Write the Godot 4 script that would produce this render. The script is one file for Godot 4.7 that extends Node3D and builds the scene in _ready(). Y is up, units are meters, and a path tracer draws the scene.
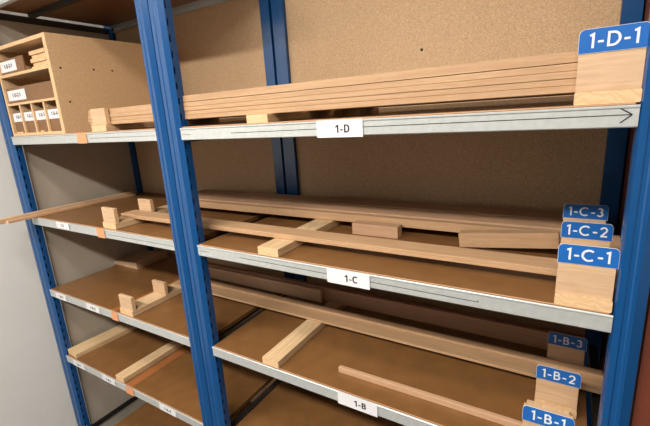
extends Node3D
# Two bays of blue steel shelving stacked with wooden planks.
# x runs along the shelf fronts, y up (0 = top of the 1-D beam), z towards the room.

const LEVEL_E := 0.62
const LEVEL_D := 0.0
const LEVEL_C := -0.4233
const LEVEL_B := -0.8466
const LEVEL_A := -1.2688
const LEVEL_LOW := -1.80
const FLOOR_Y := -2.05
const CEIL_Y := 1.34
const BOARD_UP := 0.004        # a shelf board stands this much above its beam
const BEAM_H := 0.041

var rng := RandomNumberGenerator.new()
var M := {}
var used := {}
var font_plain: SystemFont

# ------------------------------------------------------------------ helpers
func numbered(called: String) -> String:
	if not used.has(called):
		used[called] = 0
		return called
	used[called] += 1
	return "%s_%03d" % [called, used[called]]

func thing(called: String, label: String, category: String, at := Vector3.ZERO, group := "") -> Node3D:
	var o := Node3D.new()
	o.name = numbered(called)
	add_child(o)
	o.position = at
	o.set_meta("label", label)
	o.set_meta("category", category)
	if group != "":
		o.set_meta("group", group)
	return o

func tag(o: Node, label: String, category: String, group := "") -> void:
	o.set_meta("label", label)
	o.set_meta("category", category)
	if group != "":
		o.set_meta("group", group)

func put(mesh: Mesh, called: String, parent: Node, at := Vector3.ZERO, rot := Vector3.ZERO) -> MeshInstance3D:
	var o := MeshInstance3D.new()
	o.mesh = mesh
	o.name = numbered(called) if parent == self else called
	o.position = at
	o.rotation = rot
	o.cast_shadow = GeometryInstance3D.SHADOW_CASTING_SETTING_ON
	parent.add_child(o, true)
	return o

func struct(mesh: Mesh, called: String, at := Vector3.ZERO) -> MeshInstance3D:
	var o := put(mesh, called, self, at)
	o.set_meta("kind", "structure")
	return o

func tri(st: SurfaceTool, p: Array, uv: Array, n: Vector3) -> void:
	var order := [0, 1, 2]
	if (p[1] - p[0]).cross(p[2] - p[0]).dot(n) > 0.0:
		order = [0, 2, 1]
	for i in order:
		st.set_normal(n)
		st.set_uv(uv[i])
		st.add_vertex(p[i])

func spot(q: Vector2, c: float, axis: int) -> Vector3:
	if axis == 0:
		return Vector3(c, q.y, q.x)       # profile in (z, y)
	if axis == 1:
		return Vector3(q.x, c, q.y)       # profile in (x, z)
	return Vector3(q.x, q.y, c)           # profile in (x, y)

# sweeps a counter-clockwise profile from c0 to c1; side faces go into st, the two ends into st_end
func sweep(st: SurfaceTool, st_end: SurfaceTool, prof: PackedVector2Array, c0: float, c1: float, axis: int, off := Vector2.ZERO, at := Vector3.ZERO, swap := false) -> void:
	var n := prof.size()
	var run := 0.0
	for i in n:
		var a := prof[i]
		var b := prof[(i + 1) % n]
		var e := b - a
		if e.length() < 1e-7:
			continue
		var nn := Vector2(e.y, -e.x).normalized()
		var n3 := spot(nn, 0.0, axis)
		var p := [at + spot(a, c0, axis), at + spot(b, c0, axis), at + spot(b, c1, axis), at + spot(a, c1, axis)]
		var v0 := run + off.y
		var v1 := run + e.length() + off.y
		var u0 := off.x
		var u1 := off.x + absf(c1 - c0)
		var uv := [Vector2(u0, v0), Vector2(u0, v1), Vector2(u1, v1), Vector2(u1, v0)]
		if swap:
			for j in 4:
				uv[j] = Vector2(absf(p[j].x + 0.6) + off.x, p[j].z + p[j].y + off.y + 0.2)
		tri(st, [p[0], p[1], p[2]], [uv[0], uv[1], uv[2]], n3)
		tri(st, [p[0], p[2], p[3]], [uv[0], uv[2], uv[3]], n3)
		run += e.length()
	var idx := Geometry2D.triangulate_polygon(prof)
	for side in [0, 1]:
		var c := c0 if side == 0 else c1
		var n3e := spot(Vector2.ZERO, -1.0 if (side == 0) == (c0 < c1) else 1.0, axis)
		for k in range(0, idx.size(), 3):
			var q := [prof[idx[k]], prof[idx[k + 1]], prof[idx[k + 2]]]
			tri(st_end, [at + spot(q[0], c, axis), at + spot(q[1], c, axis), at + spot(q[2], c, axis)],
				[q[0] + off, q[1] + off, q[2] + off], n3e)

func begin() -> SurfaceTool:
	var st := SurfaceTool.new()
	st.begin(Mesh.PRIMITIVE_TRIANGLES)
	return st

func chamfered(w: float, h: float, c: float) -> PackedVector2Array:   # centred rectangle, cut corners
	var x := w / 2.0
	var y := h / 2.0
	if c <= 0.0:
		return PackedVector2Array([Vector2(-x, -y), Vector2(x, -y), Vector2(x, y), Vector2(-x, y)])
	return PackedVector2Array([Vector2(-x + c, -y), Vector2(x - c, -y), Vector2(x, -y + c), Vector2(x, y - c),
		Vector2(x - c, y), Vector2(-x + c, y), Vector2(-x, y - c), Vector2(-x, -y + c)])

func done(st: SurfaceTool, m: Material) -> ArrayMesh:
	st.set_material(m)
	st.generate_tangents()
	return st.commit()

# a bevelled bar of the size given, base centre at the origin, its grain along the axis
func bar(size: Vector3, axis: int, m: Material, m_end: Material = null, chamfer := 0.0012) -> ArrayMesh:
	var st := begin()
	var same := m_end == null
	var se := st if same else begin()
	var w := size.x
	var h := size.y
	var l := size.z
	if axis == 0:
		w = size.z
		l = size.x
	elif axis == 1:
		h = size.z
		l = size.y
	var off := Vector2(rng.randf() * 0.12, rng.randf() * 0.3)
	var at := Vector3(0, size.y / 2.0, 0)
	sweep(st, se, chamfered(w, h, minf(chamfer, minf(w, h) * 0.3)), -l / 2.0, l / 2.0, axis, off, at)
	var mesh := done(st, m)
	if not same:
		se.set_material(m_end)
		se.generate_tangents()
		se.commit(mesh)
	return mesh

func add_box(st: SurfaceTool, lo: Vector3, hi: Vector3) -> void:
	sweep(st, st, PackedVector2Array([Vector2(lo.x, lo.y), Vector2(hi.x, lo.y), Vector2(hi.x, hi.y), Vector2(lo.x, hi.y)]), lo.z, hi.z, 2)

func box_mesh(lo: Vector3, hi: Vector3, m: Material) -> ArrayMesh:
	var st := begin()
	add_box(st, lo, hi)
	return done(st, m)

# flat sheets mapped in metres on their large face
func sheet(lo: Vector3, hi: Vector3, m: Material, face_axis: int) -> ArrayMesh:
	var st := begin()
	var q: PackedVector2Array
	if face_axis == 2:
		q = PackedVector2Array([Vector2(lo.x, lo.y), Vector2(hi.x, lo.y), Vector2(hi.x, hi.y), Vector2(lo.x, hi.y)])
		sweep(st, st, q, lo.z, hi.z, 2)
	elif face_axis == 1:
		q = PackedVector2Array([Vector2(lo.x, lo.z), Vector2(hi.x, lo.z), Vector2(hi.x, hi.z), Vector2(lo.x, hi.z)])
		sweep(st, st, q, lo.y, hi.y, 1)
	else:
		q = PackedVector2Array([Vector2(lo.z, lo.y), Vector2(hi.z, lo.y), Vector2(hi.z, hi.y), Vector2(lo.z, hi.y)])
		sweep(st, st, q, lo.x, hi.x, 0)
	return done(st, m)

func lettering(text: String, height: float, m: Material, parent: Node, at: Vector3, deep := 0.0005) -> MeshInstance3D:
	var t := TextMesh.new()
	t.text = text
	t.font = font_plain
	t.font_size = 64
	t.pixel_size = height / 46.0       # capitals of a 64 px font are about 46 px tall
	t.depth = deep
	t.curve_step = 1.0
	t.material = m
	return put(t, "lettering", parent, at)

# ------------------------------------------------------------------ textures
func noise(freq: float, seed_: int, oct := 3) -> FastNoiseLite:
	var n := FastNoiseLite.new()
	n.seed = seed_
	n.frequency = freq
	n.noise_type = FastNoiseLite.TYPE_SIMPLEX_SMOOTH
	n.fractal_type = FastNoiseLite.FRACTAL_FBM
	n.fractal_octaves = oct
	return n

func tex(im: Image) -> ImageTexture:
	im.generate_mipmaps()
	return ImageTexture.create_from_image(im)

func grain_texture(seed_: int, dark: Color, light: Color, ring: float) -> ImageTexture:
	var w := 1024
	var h := 384
	var im := Image.create(w, h, false, Image.FORMAT_RGB8)
	var slow := noise(0.006, seed_, 2)
	var streak := noise(0.09, seed_ + 1, 3)
	var pores := noise(0.4, seed_ + 2, 2)
	for y in h:
		for x in w:
			var bend := slow.get_noise_2d(x * 0.35, y * 1.6)
			var r := 0.5 + 0.5 * sin((y * 0.16 + bend * 16.0))
			var s := streak.get_noise_2d(x * 0.05, y * 1.3) * 0.5 + 0.5
			var p := pores.get_noise_2d(x * 0.08, y)
			var t := clampf(0.55 * s + ring * r + 0.22 * p + 0.12, 0.0, 1.0)
			im.set_pixel(x, y, dark.lerp(light, t))
	return tex(im)

func end_texture(seed_: int, dark: Color, light: Color) -> ImageTexture:
	var w := 256
	var im := Image.create(w, w, false, Image.FORMAT_RGB8)
	var wob := noise(0.02, seed_, 2)
	var fine := noise(0.3, seed_ + 1, 2)
	for y in w:
		for x in w:
			var d := Vector2(x - 40.0, (y + 90.0) * 1.1).length() + wob.get_noise_2d(x, y) * 14.0
			var r := pow(0.5 + 0.5 * sin(d * 0.42), 2.0)
			var t := clampf(0.85 - 0.5 * r + fine.get_noise_2d(x, y) * 0.2, 0.0, 1.0)
			im.set_pixel(x, y, dark.lerp(light, t))
	return tex(im)

func chip_texture(seed_: int, size: int, base: Color, count: int, spread: float) -> ImageTexture:
	var g := RandomNumberGenerator.new()
	g.seed = seed_
	var im := Image.create(size, size, false, Image.FORMAT_RGB8)
	im.fill(base)
	for i in count:
		var w := g.randi_range(1, 5)
		var h := g.randi_range(1, 4)
		var v := g.randfn(0.0, spread)
		var c := Color(clampf(base.r + v, 0, 1), clampf(base.g + v * 0.95, 0, 1), clampf(base.b + v * 0.85, 0, 1))
		im.fill_rect(Rect2i(g.randi_range(0, size - 1), g.randi_range(0, size - 1), w, h), c)
	return tex(im)

func blotch_texture(seed_: int, size: int, a: Color, b: Color, f: float) -> ImageTexture:
	var im := Image.create(size, size, false, Image.FORMAT_RGB8)
	var n1 := noise(f, seed_, 4)
	var n2 := noise(0.35, seed_ + 7, 2)
	for y in size:
		for x in size:
			var t := clampf(0.5 + 0.7 * n1.get_noise_2d(x, y) + 0.25 * n2.get_noise_2d(x, y), 0.0, 1.0)
			im.set_pixel(x, y, a.lerp(b, t))
	return tex(im)

func mat(c: Color, rough := 0.7, metal := 0.0) -> StandardMaterial3D:
	var m := StandardMaterial3D.new()
	m.albedo_color = c
	m.roughness = rough
	m.metallic = metal
	return m

func tmat(t: Texture2D, uv: Vector3, rough := 0.7, tint := Color.WHITE) -> StandardMaterial3D:
	var m := mat(tint, rough)
	m.albedo_texture = t
	m.uv1_scale = uv
	return m

func make_materials() -> void:
	var g1 := grain_texture(11, Color(0.715, 0.578, 0.445), Color(0.86, 0.74, 0.605), 0.12)
	var g2 := grain_texture(29, Color(0.68, 0.53, 0.405), Color(0.80, 0.655, 0.525), 0.05)
	var g3 := grain_texture(47, Color(0.76, 0.645, 0.50), Color(0.92, 0.845, 0.72), 0.22)
	var uvg := Vector3(0.5, 2.0, 1.0)
	M.beech = tmat(g1, uvg, 0.62)
	M.beech_warm = tmat(g1, uvg, 0.62, Color(0.98, 0.93, 0.89))
	M.tan = tmat(g1, uvg, 0.62, Color(0.91, 0.875, 0.83))
	M.pink = tmat(g2, uvg, 0.62)
	M.pink_dark = tmat(g2, uvg, 0.62, Color(0.88, 0.82, 0.80))
	M.pine = tmat(g3, uvg, 0.6, Color(0.96, 0.92, 0.87))
	M.pine_pale = tmat(g3, uvg, 0.6, Color(0.97, 0.935, 0.88))
	var e1 := end_texture(5, Color(0.82, 0.70, 0.55), Color(0.92, 0.82, 0.68))
	M.end = tmat(e1, Vector3(5, 5, 1), 0.75, Color(0.95, 0.90, 0.84))
	M.chip = tmat(chip_texture(3, 1024, Color(0.765, 0.645, 0.505), 160000, 0.060), Vector3(1.4, 1.4, 1), 0.85)
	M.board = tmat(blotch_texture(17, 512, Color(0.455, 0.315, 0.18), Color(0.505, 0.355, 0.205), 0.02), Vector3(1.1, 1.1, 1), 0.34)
	M.board_edge = mat(Color(0.74, 0.57, 0.42), 0.7)
	M.box = tmat(chip_texture(8, 512, Color(0.83, 0.69, 0.52), 30000, 0.030), Vector3(2.2, 2.2, 1), 0.7)
	M.side = tmat(blotch_texture(21, 256, Color(0.70, 0.66, 0.605), Color(0.74, 0.70, 0.64), 0.02), Vector3(1, 1, 1), 0.6)
	M.wall = tmat(blotch_texture(33, 256, Color(0.905, 0.90, 0.885), Color(0.92, 0.915, 0.90), 0.02), Vector3(0.7, 0.7, 1), 0.9)
	M.ceil = mat(Color(0.85, 0.85, 0.84), 0.9)
	M.floor = tmat(blotch_texture(55, 256, Color(0.28, 0.27, 0.26), Color(0.34, 0.33, 0.32), 0.05), Vector3(0.8, 0.8, 1), 0.7)
	M.steel = tmat(blotch_texture(61, 256, Color(0.74, 0.755, 0.75), Color(0.785, 0.80, 0.795), 0.05), Vector3(3, 3, 1), 0.38)
	M.steel.metallic = 0.35
	M.blue = mat(Color(0.055, 0.285, 0.50), 0.24)
	M.tie = mat(Color(0.20, 0.185, 0.17), 0.5, 0.3)
	M.sign = mat(Color(0.12, 0.385, 0.69), 0.3)
	M.white = mat(Color(0.88, 0.89, 0.90), 0.4)
	M.paper = mat(Color(0.86, 0.86, 0.87), 0.7)
	M.ink = mat(Color(0.05, 0.05, 0.06), 0.6)
	M.tape = mat(Color(0.86, 0.59, 0.41), 0.5)
	M.tape_dull = mat(Color(0.60, 0.37, 0.20), 0.5)
	M.hole = mat(Color(0.10, 0.08, 0.07), 0.9)
	M.screw = mat(Color(0.75, 0.75, 0.74), 0.3, 0.8)
	M.red_board = tmat(blotch_texture(71, 256, Color(0.36, 0.16, 0.09), Color(0.42, 0.19, 0.105), 0.02), Vector3(1, 1, 1), 0.75)
	M.glow = mat(Color(0.95, 0.95, 0.93), 0.5)
	M.glow.emission_enabled = true
	M.glow.emission = Color(1.0, 0.97, 0.92)
	M.glow.emission_energy_multiplier = 2.0
	M.fitting = mat(Color(0.85, 0.85, 0.85), 0.5)

# ------------------------------------------------------------------ the rack
# one folded-steel post: ribbed front, chamfered corners, real slots along both sides; front at z = 0, width along +x
func post_mesh(w: float) -> ArrayMesh:
	var st := begin()
	var y0 := FLOOR_Y
	var y1 := 1.06
	var d := 0.040
	var t := 0.002
	var c := 0.010
	var g := w * 0.33
	var k := w * 0.45
	var r := 0.019
	var outer := [Vector2(0, -c), Vector2(0.003, 0), Vector2(g - 0.003, 0), Vector2(g, -0.0022), Vector2(k, -0.0022), Vector2(k + 0.003, 0), Vector2(w - r, 0), Vector2(w, -c)]
	var prof := PackedVector2Array()
	for q in outer:
		prof.append(q)
	prof.append(Vector2(w - t, -c - 0.001))
	prof.append(Vector2(w - r, -t))
	prof.append(Vector2(k + 0.003, -t))
	prof.append(Vector2(k, -0.0022 - t))
	prof.append(Vector2(g, -0.0022 - t))
	prof.append(Vector2(g - 0.003, -t))
	prof.append(Vector2(0.004, -t))
	prof.append(Vector2(t, -c - 0.001))
	prof.reverse()
	# the sweep wants the outline counter-clockwise in its own plane
	if not Geometry2D.is_polygon_clockwise(prof):
		sweep(st, st, prof, y0, y1, 1)
	else:
		prof.reverse()
		sweep(st, st, prof, y0, y1, 1)
	for s in [[0.0, t], [w - t, w]]:
		var x0: float = s[0]
		var x1: float = s[1]
		add_box(st, Vector3(x0, y0, -0.012), Vector3(x1, y1, -c))
		add_box(st, Vector3(x0, y0, -d), Vector3(x1, y1, -0.019))
		var y := y0 if x0 > 0.0 else y0 + 0.0285
		if x0 <= 0.0:
			add_box(st, Vector3(x0, y0, -0.019), Vector3(x1, y0 + 0.0065, -0.012))
		while y < y1 - 0.05:
			add_box(st, Vector3(x0, y, -0.019), Vector3(x1, y + 0.028, -0.012))
			y += 0.05
		add_box(st, Vector3(x0, y, -0.019), Vector3(x1, y1, -0.012))
	# closed back
	add_box(st, Vector3(t, y0, -d), Vector3(w - t, y1, -d + t))
	return done(st, M.blue)

func beam_mesh(x0: float, x1: float) -> ArrayMesh:
	# galvanised Z profile in (z, y): rounded top lip, front web, return under the board
	var st := begin()
	var p := PackedVector2Array([
		Vector2(-0.022, -BEAM_H), Vector2(-0.002, -BEAM_H), Vector2(0.0, -BEAM_H + 0.002), Vector2(0.0, -0.0065), Vector2(0.0022, -0.0045),
		Vector2(0.0022, -0.0015), Vector2(0.0008, 0.0), Vector2(-0.0025, 0.0), Vector2(-0.0025, -0.014), Vector2(-0.040, -0.014), Vector2(-0.040, -0.016),
		Vector2(-0.0045, -0.016), Vector2(-0.0045, -BEAM_H + 0.002), Vector2(-0.022, -BEAM_H + 0.002)])
	sweep(st, st, p, x0, x1, 0)
	return done(st, M.steel)

func label_card(rack: Node3D, text: String, x0: float, x1: float, y_top: float, h: float, text_h: float, shift := Vector2.ZERO) -> void:
	var card := put(box_mesh(Vector3(x0, y_top - h, 0.0024), Vector3(x1, y_top, 0.0031), M.paper), "shelf_label", rack)
	lettering(text, text_h, M.ink, card, Vector3((x0 + x1) / 2.0 + shift.x, y_top - h / 2.0 + shift.y, 0.0033))

func tape_on(rack: Node3D, x0: float, x1: float, y: float) -> void:
	var st := begin()
	add_box(st, Vector3(x0, y - BEAM_H - 0.001, 0.0024), Vector3(x1, y + 0.002, 0.0031))
	put(done(st, M.tape), "orange_tape", rack)

func dark_line(rack: Node3D, a: Vector2, b: Vector2, w := 0.0016) -> MeshInstance3D:
	var st := begin()
	var d := (b - a).normalized()
	var s := Vector2(-d.y, d.x) * w / 2.0
	sweep(st, st, PackedVector2Array([a - s, b - s, b + s, a + s]), 0.0001, 0.0005, 2)
	return put(done(st, M.ink), "pen_groove_line", rack)  # also stands for beam grooves and slots, their shade painted dark

func make_rack(label: String, posts: Array, x0: float, x1: float, levels: Array, board0: float, board1: float) -> Node3D:
	var r := thing("shelving_rack", label, "shelving rack", Vector3.ZERO)
	for p in posts:
		var px: float = p[0]
		var pw: float = p[1]
		put(post_mesh(pw), "upright", r, Vector3(px, 0, 0.003))
		put(post_mesh(pw), "upright", r, Vector3(px + pw, 0, -0.6955), Vector3(0, PI, 0))
		# depth-wise ties between the front and the rear post
		for y in levels:
			put(box_mesh(Vector3(px + pw / 2.0 - 0.013, y - 0.050, -0.652), Vector3(px + pw / 2.0 + 0.013, y - 0.018, -0.058), M.tie), "tie_bar", r)
	for y in levels:
		put(beam_mesh(x0, x1), "front_beam", r, Vector3(0, y, 0))
		put(beam_mesh(-x1, -x0), "rear_beam", r, Vector3(0, y, -0.672), Vector3(0, PI, 0))
		var yy: float = y
		var top := yy + BOARD_UP
		var b0 := -1.16 if (yy < -1.7 and board0 < -1.0) else board0
		var bd := put(sheet(Vector3(b0, top - 0.0175, -0.668), Vector3(board1, top, -0.0045), M.board, 1), "shelf_board", r)
		put(box_mesh(Vector3(b0 + 0.001, top - 0.003, -0.0045), Vector3(board1 - 0.001, top - 0.0003, -0.0035), M.board_edge), "front_edge", bd)
		put(box_mesh(Vector3(b0 + 0.02, top - 0.040, -0.215), Vector3(board1 - 0.02, top - 0.018, -0.190), M.tie), "support_rail", bd)
		if board1 < 0.0 and yy < 0.3:      # the board runs on between the middle posts
			put(sheet(Vector3(board1, top - 0.0175, -0.650), Vector3(-0.060, top, -0.060), M.board, 1), "board_tongue", bd)
	# chipboard back
	put(sheet(Vector3(x0 + 0.0005, FLOOR_Y + 0.02, -0.687), Vector3(x1 - 0.0005, 1.05, -0.675), M.chip, 2), "back_panel", r)
	return r

# ------------------------------------------------------------------ wooden things
func plank(called: String, label: String, category: String, size: Vector3, axis: int, at: Vector3, m: Material, group := "", rot := Vector3.ZERO) -> MeshInstance3D:
	var o := put(bar(size, axis, m, M.end), called, self, at, rot)
	tag(o, label, category, group)
	return o

# a plank between two x, two z and two heights
func span(called: String, label: String, x0: float, x1: float, y0: float, y1: float, z0: float, z1: float, m: Material, group := "", tilt := 0.0) -> MeshInstance3D:
	return plank(called, label, "plank", Vector3(x1 - x0, y1 - y0, absf(z1 - z0)), 0, Vector3((x0 + x1) / 2.0, y0, (z0 + z1) / 2.0), m, group, Vector3(0, tilt, 0))

func rounded_top(w: float, h: float, r: float) -> PackedVector2Array:
	var p := PackedVector2Array([Vector2(-w / 2, 0), Vector2(w / 2, 0)])
	for i in 7:
		var a := PI / 2 * i / 6.0
		p.append(Vector2(w / 2 - r + r * cos(a), h - r + r * sin(a)))
	for i in 7:
		var a := PI / 2 + PI / 2 * i / 6.0
		p.append(Vector2(-w / 2 + r + r * cos(a), h - r + r * sin(a)))
	return p

func sign_stop(text: String, label: String, at: Vector3, w: float, base_depth: float, group: String, up := 0.004, bh := 0.026) -> Node3D:
	var t := thing("sign_block", label, "sign block", at, group)
	put(bar(Vector3(w, bh, base_depth), 2, M.pine, M.end, 0.002), "base", t, Vector3(0, 0, -base_depth / 2.0))
	var pl := put(bar(Vector3(w - 0.002, 0.132 - bh + up, 0.013), 0, M.beech, M.end, 0.0008), "plate", t, Vector3(0, bh, -0.0125))
	pl.name = "plate"
	var st := begin()
	sweep(st, st, rounded_top(w + 0.003, 0.043, 0.010), 0.0, 0.0011, 2)
	var card := put(done(st, M.white), "sign_card", t, Vector3(0.001, 0.0925 + up, -0.0058))
	st = begin()
	sweep(st, st, rounded_top(w + 0.0018, 0.0416, 0.0095), 0.0, 0.0006, 2)
	put(done(st, M.sign), "blue_face", card, Vector3(0, 0.0008, 0.0010))
	put(sign_letters(text, 0.0262), "lettering", card, Vector3(0.001, 0.0088, 0.0016))
	return t

func arc(c: Vector2, r: Vector2, a0: float, a1: float, n := 12) -> PackedVector2Array:
	var p := PackedVector2Array()
	for i in n + 1:
		var a := deg_to_rad(lerpf(a0, a1, float(i) / n))
		p.append(c + Vector2(cos(a) * r.x, sin(a) * r.y))
	return p

# round geometric capitals drawn with strokes, capital height 1: [advance width, strokes]
func glyph(ch: String) -> Array:
	match ch:
		"1":
			return [0.30, [PackedVector2Array([Vector2(0.0, 0.83), Vector2(0.21, 0.93), Vector2(0.21, 0.0)])]]
		"-":
			return [0.34, [PackedVector2Array([Vector2(0, 0.40), Vector2(0.34, 0.40)])]]
		"C":
			return [0.84, [arc(Vector2(0.45, 0.5), Vector2(0.43, 0.43), 48, 312, 20)]]
		"D":
			var d := PackedVector2Array([Vector2(0.08, 0.08), Vector2(0.30, 0.08)])
			d.append_array(arc(Vector2(0.32, 0.5), Vector2(0.40, 0.42), -90, 90, 16))
			d.append_array(PackedVector2Array([Vector2(0.30, 0.92), Vector2(0.08, 0.92)]))
			return [0.76, [PackedVector2Array([Vector2(0.08, 0.0), Vector2(0.08, 1.0)]), d]]
		"B":
			var u := PackedVector2Array([Vector2(0.08, 0.53), Vector2(0.28, 0.53)])
			u.append_array(arc(Vector2(0.30, 0.725), Vector2(0.19, 0.195), -90, 90, 10))
			u.append(Vector2(0.08, 0.92))
			var l := PackedVector2Array([Vector2(0.08, 0.08), Vector2(0.30, 0.08)])
			l.append_array(arc(Vector2(0.32, 0.305), Vector2(0.23, 0.225), -90, 90, 10))
			l.append(Vector2(0.08, 0.53))
			return [0.62, [PackedVector2Array([Vector2(0.08, 0.0), Vector2(0.08, 1.0)]), u, l]]
		"2":
			var t := arc(Vector2(0.30, 0.68), Vector2(0.23, 0.24), 170, -25, 12)
			t.append_array(PackedVector2Array([Vector2(0.12, 0.08), Vector2(0.58, 0.08)]))
			return [0.60, [t]]
		_:
			var h := arc(Vector2(0.27, 0.72), Vector2(0.20, 0.20), 150, -80, 10)
			var k := arc(Vector2(0.27, 0.30), Vector2(0.24, 0.225), 85, -155, 12)
			return [0.54, [h, k]]

func sign_letters(text: String, cap: float) -> ArrayMesh:
	var gap := 0.20
	var total := -gap
	for ch in text:
		total += glyph(ch)[0] + gap
	var st := begin()
	var x := -total / 2.0
	var level := 0
	for ch in text:
		var g := glyph(ch)
		for line in g[1]:
			for poly in Geometry2D.offset_polyline(line, 0.074, Geometry2D.JOIN_MITER, Geometry2D.END_BUTT):
				var q := PackedVector2Array()
				for v in poly:
					q.append((v + Vector2(x, 0)) * cap)
				if Geometry2D.is_polygon_clockwise(q):
					q.reverse()
				sweep(st, st, q, 0.0, 0.0004 + 0.00003 * (level % 3), 2)
				level += 1
		x += g[0] + gap
	return done(st, M.white)

func end_stop(label: String, at: Vector3, w: float, depth: float, plates: Array, bh := 0.028) -> Node3D:
	var t := thing("end_stop", label, "end stop", at)
	put(bar(Vector3(w, bh, depth), 2, M.pine, M.end, 0.002), "base", t, Vector3(0, 0, -depth / 2.0))
	for z in plates:
		put(bar(Vector3(w - 0.004, 0.066, 0.016), 0, M.beech, M.end, 0.0015), "plate", t, Vector3(0.002, bh, z))
	return t

func batten(label: String, x0: float, x1: float, y: float, z0: float, z1: float, h: float, turn := 0.0) -> MeshInstance3D:
	return plank("batten", label, "batten", Vector3(x1 - x0, h, absf(z1 - z0)), 2, Vector3((x0 + x1) / 2.0, y, (z0 + z1) / 2.0), M.pine_pale, "", Vector3(0, turn, 0))

# ------------------------------------------------------------------ lamps
func ceiling_lamp(label: String, at: Vector3, size: Vector2, energy: float) -> void:
	var t := thing("ceiling_lamp", label, "lamp", at, "ceiling lamps")
	put(box_mesh(Vector3(-size.x / 2 - 0.02, 0.0, -size.y / 2 - 0.02), Vector3(size.x / 2 + 0.02, 0.05, size.y / 2 + 0.02), M.fitting), "housing", t)
	put(box_mesh(Vector3(-size.x / 2, -0.008, -size.y / 2), Vector3(size.x / 2, 0.0, size.y / 2), M.glow), "diffuser", t)
	var l := AreaLight3D.new()
	l.name = "lamp_light"
	l.area_size = size
	l.light_energy = energy
	l.light_color = Color(1.0, 0.972, 0.938)
	l.shadow_enabled = true
	l.area_range = 12.0
	l.area_attenuation = 2.0
	l.position = Vector3(0, -0.012, 0)
	l.rotation = Vector3(-PI / 2, 0, 0)
	t.add_child(l)

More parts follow.
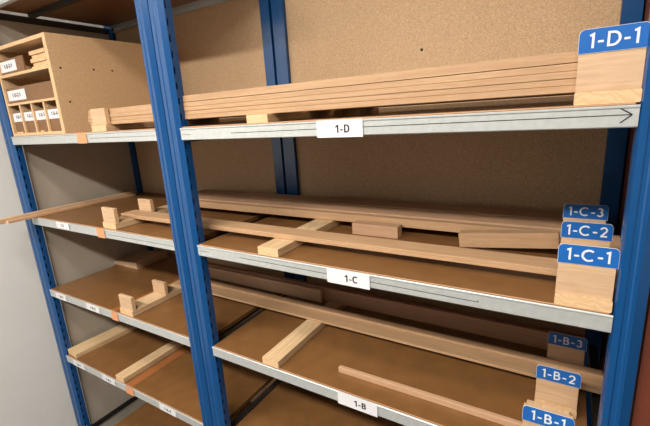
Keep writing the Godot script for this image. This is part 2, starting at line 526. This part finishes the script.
# ------------------------------------------------------------------ scene
func _ready() -> void:
	rng.seed = 20240
	# camera
	var cam := Camera3D.new()
	cam.name = "camera"
	cam.keep_aspect = Camera3D.KEEP_HEIGHT
	cam.fov = rad_to_deg(2.0 * atan(213.0 / 395.47))
	cam.position = Vector3(1.1443, 0.0188, 0.9302)
	cam.rotation = Vector3(-0.2461, 0.5580, -0.0630)
	cam.near = 0.02
	add_child(cam)
	cam.current = true
	# environment
	var env := Environment.new()
	env.background_mode = Environment.BG_COLOR
	env.background_color = Color(0, 0, 0)
	env.tonemap_mode = Environment.TONE_MAPPER_LINEAR
	env.tonemap_exposure = 1.16
	env.sdfgi_enabled = true
	env.ssao_enabled = true
	env.ssil_enabled = true
	var we := WorldEnvironment.new()
	we.name = "world_environment"
	we.environment = env
	add_child(we)
	make_materials()
	font_plain = SystemFont.new()
	font_plain.font_names = PackedStringArray(["Droid Sans"])
	font_plain.font_weight = 600
	# lamps of the room
	ceiling_lamp("long ceiling lamp out in the room, opposite the signs", Vector3(1.0, CEIL_Y - 0.055, 1.95), Vector2(1.5, 0.22), 7.4)
	ceiling_lamp("long ceiling lamp out in the room, nearer the white wall", Vector3(-0.70, CEIL_Y - 0.055, 1.95), Vector2(1.5, 0.22), 7.4)
	ceiling_lamp("short ceiling lamp over the aisle close to the racks", Vector3(0.3, CEIL_Y - 0.055, 0.9), Vector2(1.2, 0.22), 1.7)

	# ---------------- room shell
	struct(sheet(Vector3(-1.66, FLOOR_Y - 0.1, -0.95), Vector3(4.9, FLOOR_Y, 7.1), M.floor, 1), "floor")
	struct(sheet(Vector3(-1.66, CEIL_Y, -0.95), Vector3(4.9, CEIL_Y + 0.1, 7.1), M.ceil, 1), "ceiling")
	struct(sheet(Vector3(-1.66, FLOOR_Y, -0.95), Vector3(4.9, CEIL_Y, -0.80), M.wall, 2), "wall_back")
	struct(sheet(Vector3(-1.66, FLOOR_Y, 6.95), Vector3(4.9, CEIL_Y, 7.1), M.wall, 2), "wall_front")
	struct(sheet(Vector3(-1.66, FLOOR_Y, -0.80), Vector3(-1.51, CEIL_Y, 6.95), M.wall, 0), "wall_left")
	struct(sheet(Vector3(4.75, FLOOR_Y, -0.80), Vector3(4.9, CEIL_Y, 6.95), M.wall, 0), "wall_right")

	# ---------------- racks
	var levels := [LEVEL_E, LEVEL_D, LEVEL_C, LEVEL_B, LEVEL_A, LEVEL_LOW]
	var left := make_rack("blue steel shelving rack holding the compartment box, beside the white wall",
		[[-1.375, 0.08], [-0.1337, 0.0540]], -1.295, -0.1337, levels, -1.285, -0.140)
	var right := make_rack("blue steel shelving rack with blue signs, shelves labelled 1-D, 1-C and 1-B",
		[[-0.0655, 0.0655], [1.25, 0.052]], 0.0, 1.25, levels.slice(1), 0.006, 1.244)
	put(sheet(Vector3(-1.340, FLOOR_Y + 0.02, -0.652), Vector3(-1.330, 0.578, -0.058), M.side, 0), "side_panel", left)
	for t in [["1-D", 0.556, 0.694, 0.001], ["1-C", 0.559, 0.698, LEVEL_C], ["1-B", 0.570, 0.708, LEVEL_B + 0.002]]:
		label_card(right, t[0], t[1], t[2], t[3], 0.0455, 0.0210, Vector2(0.010, -0.001))
	label_card(left, "1-C", -1.03, -0.91, LEVEL_C, 0.034, 0.014)
	for t in [["1-B-1", -1.225, -1.115], ["1-B-2", -0.915, -0.795]]:
		label_card(left, t[0], t[1], t[2], LEVEL_B - 0.002, 0.034, 0.015)
	for t in [["1-A-1", -1.215, -1.095], ["1-A-2", -0.92, -0.80], ["1-A-4", -0.435, -0.315]]:
		label_card(left, t[0], t[1], t[2], LEVEL_A - 0.002, 0.034, 0.015)
	tape_on(left, -0.665, -0.592, LEVEL_D)
	tape_on(left, -0.665, -0.605, LEVEL_C)
	tape_on(left, -0.690, -0.640, LEVEL_B)
	tape_on(left, -0.705, -0.640, LEVEL_A)
	for q in [[-0.705, -0.655, LEVEL_A], [-0.700, -0.665, LEVEL_B]]:
		put(box_mesh(Vector3(q[0], q[2] + BOARD_UP, -0.60), Vector3(q[1], q[2] + BOARD_UP + 0.0006, -0.005), M.tape_dull), "orange_tape", left)
	# pen marks along the beams; shade in grooves and slots painted dark
	dark_line(right, Vector2(0.235, -0.0225), Vector2(1.238, -0.0175))
	dark_line(right, Vector2(1.219, -0.004), Vector2(1.240, -0.0175), 0.0022)
	dark_line(right, Vector2(1.223, -0.032), Vector2(1.240, -0.0175), 0.0022)
	dark_line(right, Vector2(0.004, -0.0225), Vector2(0.050, -0.0225), 0.0012)  # hook slot at the beam end, its shade a dark strip
	dark_line(right, Vector2(0.206, LEVEL_C - 0.019), Vector2(0.985, LEVEL_C - 0.024), 0.0014)
	dark_line(right, Vector2(0.985, LEVEL_C - 0.0255), Vector2(0.985, LEVEL_C - 0.019), 0.0014)
	dark_line(right, Vector2(0.010, LEVEL_C - 0.020), Vector2(0.055, LEVEL_C - 0.020), 0.0012)  # hook slot again, shade drawn as a dark strip
	dark_line(left, Vector2(-0.570, -0.022), Vector2(-0.140, -0.022), 0.0012)  # groove along the beam, painted dark instead of recessed
	dark_line(left, Vector2(-0.590, LEVEL_C - 0.022), Vector2(-0.140, LEVEL_C - 0.022), 0.0014)  # beam groove, its shade painted as a dark strip
	# nail holes in the back panel, screws on the ties
	for q in [[0.63, 0.235], [-0.52, -0.39]]:
		var c := CylinderMesh.new()
		c.top_radius = 0.006
		c.bottom_radius = 0.006
		c.height = 0.001
		c.radial_segments = 10
		c.material = M.hole
		put(c, "nail_hole", right if q[0] > 0.0 else left, Vector3(q[0], q[1], -0.6748), Vector3(PI / 2, 0, 0))

	# ---------------- right-hand neighbour
	var cab := thing("wooden_cabinet", "plain reddish brown cabinet standing beside the blue rack", "cabinet", Vector3(1.768, FLOOR_Y, -0.26))
	put(sheet(Vector3(-0.46, 0.08, -0.52), Vector3(0.46, 2.55, 0.22), M.red_board, 2), "body", cab)
	put(box_mesh(Vector3(-0.44, 0.0, -0.51), Vector3(0.44, 0.08, 0.19), M.red_board), "plinth", cab)
	for d in [[-0.459, -0.002, -0.03], [0.002, 0.459, 0.03]]:
		var door := put(sheet(Vector3(d[0], 0.085, 0.2205), Vector3(d[1], 2.545, 0.2395), M.red_board, 2), "door", cab)
		var hx: float = d[2]
		put(box_mesh(Vector3(hx - 0.006, 1.10, 0.240), Vector3(hx + 0.006, 1.24, 0.262), M.screw), "handle", door)

	build_shelf_d()
	build_shelf_c()
	build_shelf_b()
	build_shelf_a()
	build_box()

func build_shelf_d() -> void:
	var y := LEVEL_D + BOARD_UP
	sign_stop("1-D-1", "wooden block with bright blue sign reading 1-D-1 on the top shelf", Vector3(1.1985, y, -0.004), 0.104, 0.22, "blue sign blocks", 0.001, 0.0243)
	end_stop("short wooden end stop holding the plank stack on shelf 1-D, beside orange tape", Vector3(-0.498, y, -0.004), 0.104, 0.62, [-0.014], 0.0243)
	batten("pale batten under the plank stack on shelf 1-D, end grain showing", 0.302, 0.383, y, -0.004, -0.63, 0.0243)
	var names := ["lowest", "second lowest", "middle", "second from top", "topmost"]
	var th: Array[float] = [0.0142, 0.0130, 0.0138, 0.0145, 0.0205]
	var mats := [M.tan, M.tan, M.tan, M.tan, M.tan]
	var py := y + 0.0245
	for i in 5:
		var z0: float = -0.028 - [0.0, 0.0015, 0.0, 0.001, 0.0025][i]
		var x0: float = -0.600 - [0.0, 0.012, 0.004, 0.010, 0.0][i]
		var lab := "long pale beech plank, %s of the stack of five on shelf 1-D" % names[i]
		if i == 3:
			x0 = 0.0          # a shorter plank; the topmost one sags down past its end
		if i == 4:
			var low := py - th[3] - 0.0018
			var st := begin()
			var se := begin()
			var prof := PackedVector2Array([Vector2(-0.600, low), Vector2(-0.17, low + 0.0003), Vector2(-0.08, low + 0.009), Vector2(0.0, py), Vector2(1.238, py)])
			var top := prof.duplicate()
			top.reverse()
			for q in top:
				prof.append(q + Vector2(0, th[4]))
			sweep(st, st, prof, z0 - 0.085, z0, 2, Vector2(0.02, 0.1), Vector3.ZERO, true)
			var o := put(done(st, M.tan), "plank", self)
			tag(o, lab, "plank", "planks stacked on shelf 1-D")
		else:
			span("plank", lab, x0, 1.238, py, py + th[i], z0 - 0.085, z0, mats[i], "planks stacked on shelf 1-D")
		py += th[i] + (0.0018 if i == 3 else 0.0002)
	# unseen planks added behind the stack to keep the gap under it dark
	var back := [[-0.375, -0.225, 0.020, "middle"], [-0.625, -0.410, 0.022, "rear"]]
	for q in back:
		span("plank", "unseen broad plank added in the %s row of shelf 1-D, behind the stack" % q[3], -0.600, 1.236, y + 0.0245, y + 0.0245 + q[2], q[0], q[1], M.pink)
	plank("offcut", "small wooden offcut under the plank stack behind label 1-D", "offcut", Vector3(0.035, 0.022, 0.06), 2, Vector3(0.455, y, -0.33), M.pine)
	plank("offcut", "thin wooden offcut under the plank stack, right of the other offcut", "offcut", Vector3(0.028, 0.024, 0.10), 2, Vector3(0.545, y, -0.36), M.beech)

func build_shelf_c() -> void:
	var y := LEVEL_C + BOARD_UP
	var g := "blue sign blocks"
	sign_stop("1-C-1", "wooden block with bright blue sign reading 1-C-1", Vector3(1.195, y, -0.003), 0.104, 0.185, g)
	sign_stop("1-C-2", "wooden block with blue sign reading 1-C-2, behind the 1-C-1 block", Vector3(1.197, y, -0.190), 0.104, 0.185, g)
	sign_stop("1-C-3", "wooden block with dark blue sign reading 1-C-3, rearmost on its shelf", Vector3(1.199, y, -0.390), 0.106, 0.22, g)
	end_stop("wooden end stop with two upright plates on shelf 1-C", Vector3(-0.573, y, -0.008), 0.098, 0.46, [-0.012, -0.192])
	batten("pale squared batten lying under the front plank on shelf 1-C", 0.292, 0.376, y, -0.002, -0.60, 0.0275)
	var py := y + 0.0280
	span("plank", "narrow pale plank lying frontmost on shelf 1-C", -0.615, 1.235, py, py + 0.0175, -0.172, -0.095, M.tan)
	span("plank", "thick pinkish plank behind the small block on shelf 1-C", -0.600, 1.285, py + 0.001, py + 0.031, -0.384, -0.358, M.tan)
	span("plank", "brown plank directly behind the thick pinkish plank on shelf 1-C", -0.620, 1.230, py, py + 0.030, -0.500, -0.410, M.pink)
	span("plank", "brown plank rearmost on shelf 1-C, against the back panel", -0.610, 1.230, py, py + 0.033, -0.610, -0.512, M.pink)
	plank("wood_block", "short pinkish wood block lying in front of the thick plank on shelf 1-C", "block", Vector3(0.176, 0.042, 0.042), 0, Vector3(0.573, y, -0.330), M.pink)
	# short offcut, right end lying up on the sign block's base
	var p := plank("offcut", "tapered plank offcut with brown grain, leaning on the sign blocks' base", "offcut", Vector3(0.272, 0.046, 0.040), 0, Vector3(1.008, y + 0.0148, -0.318), M.tan)
	p.rotation.z = atan(0.0285 / 0.268)
	# two thin strips sticking out over the beam at the left
	plank("wood_strip", "thin pale wood strip sticking out past the left post, longer of two", "strip", Vector3(0.030, 0.024, 0.72), 2, Vector3(-1.268, y, -0.205), M.beech)
	plank("wood_strip", "thin pale wood strip sticking out past the left post, shorter of two", "strip", Vector3(0.028, 0.013, 0.70), 2, Vector3(-1.236, y, -0.220), M.beech_warm)

func build_shelf_b() -> void:
	var y := LEVEL_B + BOARD_UP
	var g := "blue sign blocks"
	sign_stop("1-B-1", "wooden block with bright blue sign reading 1-B-1", Vector3(1.150, y, -0.003), 0.106, 0.18, g)
	sign_stop("1-B-2", "wooden block with blue sign reading 1-B-2, behind the 1-B-1 block", Vector3(1.167, y, -0.190), 0.104, 0.185, g)
	sign_stop("1-B-3", "wooden block with dark blue sign reading 1-B-3, rearmost on its shelf", Vector3(1.186, y, -0.390), 0.102, 0.22, g)
	end_stop("wooden end stop with two upright plates on the shelf below 1-C", Vector3(-0.573, y, -0.006), 0.100, 0.46, [-0.012, -0.192])
	batten("pale squared batten lying bare across the front of shelf 1-B", 0.258, 0.330, y, -0.001, -0.60, 0.0275)
	var py := y + 0.0280
	span("plank", "beech plank lying over the batten, frontmost full-length plank on shelf 1-B", -0.590, 1.285, py, py + 0.0095, -0.357, -0.292, M.tan)
	span("plank", "beech plank just behind the frontmost full-length plank on shelf 1-B", -0.600, 1.285, py + 0.0001, py + 0.018, -0.392, -0.359, M.tan)
	span("plank", "broad brown plank on edge, shorter, at the back of shelf 1-B", -0.560, 0.235, py, py + 0.062, -0.462, -0.444, M.pink)
	span("plank", "long brown plank on edge, at the back of shelf 1-B", -0.520, 1.228, py, py + 0.066, -0.492, -0.468, M.pink_dark)
	plank("wood_strip", "slim pinkish square strip lying loose on the front of shelf 1-B", "strip", Vector3(0.565, 0.020, 0.015), 0, Vector3(0.812, y, -0.086), M.pink)
	var st := begin()
	sweep(st, st, PackedVector2Array([Vector2(-0.125, 0.0), Vector2(0.125, 0.0), Vector2(0.125, 0.042), Vector2(-0.125, 0.018)]), -0.22, 0.0, 2, Vector2.ZERO, Vector3.ZERO, true)
	var wd := put(done(st, M.beech), "board", self, Vector3(-1.200, y, -0.400))
	tag(wd, "flat tapered board lying at the back corner, on the 1-B-1 shelf", "board")

func build_shelf_a() -> void:
	var y := LEVEL_A + BOARD_UP
	batten("pale batten lying close to the left post on the 1-A-1 shelf", -1.280, -1.175, y, -0.012, -0.55, 0.028, -0.06)
	batten("pale batten lying beside the orange tape on the 1-A-2 shelf", -0.792, -0.722, y, -0.004, -0.60, 0.027)

func build_box() -> void:
	var y := LEVEL_D + BOARD_UP
	var x0 := -1.285
	var x1 := -0.783
	var h := 0.418
	var dep := 0.60
	var zf := -0.008
	var t := thing("compartment_box", "open wooden box with paper-labelled compartments on top left shelf", "box", Vector3(0, y, 0))
	var th := 0.016
	put(sheet(Vector3(x1 - th, 0, zf - dep), Vector3(x1 + 0.010, h, zf), M.box, 0), "side_panel", t)
	put(sheet(Vector3(x0, 0, zf - dep), Vector3(x0 + th, h, zf), M.box, 0), "side_panel", t)
	put(sheet(Vector3(x0 + th, h - th, zf - dep), Vector3(x1 - th, h, zf), M.box, 1), "top_panel", t)
	put(sheet(Vector3(x0 + th, 0, zf - dep), Vector3(x1 - th, 0.012, zf), M.box, 1), "bottom_panel", t)
	put(sheet(Vector3(x0 + th, 0.012, zf - dep), Vector3(x1 - th, h - th, zf - dep + 0.006), M.box, 2), "back_panel", t)
	var s1 := 0.146
	var s2 := 0.278
	put(sheet(Vector3(x0 + th, s1, zf - dep + 0.006), Vector3(x1 - th, s1 + 0.010, zf), M.box, 1), "shelf", t)
	put(sheet(Vector3(x0 + th, s2, zf - dep + 0.006), Vector3(x1 - th, s2 + 0.012, zf), M.box, 1), "shelf", t)
	var inner := x1 - x0 - 2.0 * th
	for i in range(1, 4):
		var cx := x0 + th + inner * i / 4.0
		put(sheet(Vector3(cx - 0.006, 0.012, zf - dep + 0.006), Vector3(cx + 0.006, s1, zf - 0.002), M.box, 0), "divider", t)
	# front flaps with paper labels; darker board colour stands in for recess shade
	var zl := zf - 0.010
	for i in 4:
		var a := x0 + th + inner * i / 4.0 + 0.007
		var b := x0 + th + inner * (i + 1) / 4.0 - 0.007
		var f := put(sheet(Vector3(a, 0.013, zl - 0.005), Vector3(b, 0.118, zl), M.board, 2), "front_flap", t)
		put(box_mesh(Vector3(a + 0.002, 0.068, zl + 0.0002), Vector3(b - 0.002, 0.109, zl + 0.0008), M.paper), "paper_label", f)
		lettering("1-D-%d" % (i + 1), 0.017, M.ink, f, Vector3((a + b) / 2.0 + 0.006, 0.090, zl + 0.0011))
	var rows := [[s1 + 0.011, 0.072, x1 - th - 0.001, "1-D-2-1", -1.262, -1.080], [s2 + 0.013, 0.068, -1.03, "1-D-3-1", -1.267, -1.105]]
	for q in rows:
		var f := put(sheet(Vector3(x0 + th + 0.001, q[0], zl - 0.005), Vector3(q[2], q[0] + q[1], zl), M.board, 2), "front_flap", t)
		put(box_mesh(Vector3(q[4], q[0] + 0.012, zl + 0.0002), Vector3(q[5], q[0] + 0.060, zl + 0.0008), M.paper), "paper_label", f)
		lettering(q[3], 0.019, M.ink, f, Vector3((q[4] + q[5]) / 2.0, q[0] + 0.036, zl + 0.0011))
	# sticks stored upright and lying in the upper compartment
	var sy := y + s2 + 0.012
	for r in 5:
		for c in 2:
			var xx := -0.982 + c * 0.072 + (r % 2) * 0.006
			plank("wood_stick", "short pale stick, %s layer of the box's top compartment pile, %s its side panel" % [["bottom", "second", "third", "fourth", "top"][r], ["away from", "next to"][c]], "stick", Vector3(0.070, 0.0165, 0.28), 2, Vector3(xx, sy + r * 0.0168, zf - 0.175 - 0.006 * (r % 2)), M.beech, "sticks in the top compartment")
	for q in [[0.278, -0.045], [0.278, -0.19], [0.278, -0.28], [0.135, -0.055]]:
		var sc := CylinderMesh.new()
		sc.top_radius = 0.0045
		sc.bottom_radius = 0.0045
		sc.height = 0.001
		sc.radial_segments = 10
		sc.material = M.hole
		put(sc, "screw_hole", t, Vector3(x1 + 0.0102, q[0], q[1]), Vector3(0, 0, PI / 2))
	# crumbs of wood in front of the flaps
	for q in [[-1.228, 0.030, 0.3, "longer pale wood scrap beside a shorter one"], [-1.192, 0.020, -0.2, "shorter pale wood scrap beside a longer one"], [-0.985, 0.026, 0.15, "single pale wood scrap lying alone"]]:
		plank("wood_scrap", "%s in a lower compartment of the box" % q[3], "scrap", Vector3(q[1], 0.007, 0.006), 0, Vector3(q[0], y + 0.012, zf - 0.005), M.pine_pale, "scraps in the box", Vector3(0, q[2] * 0.1, 0))
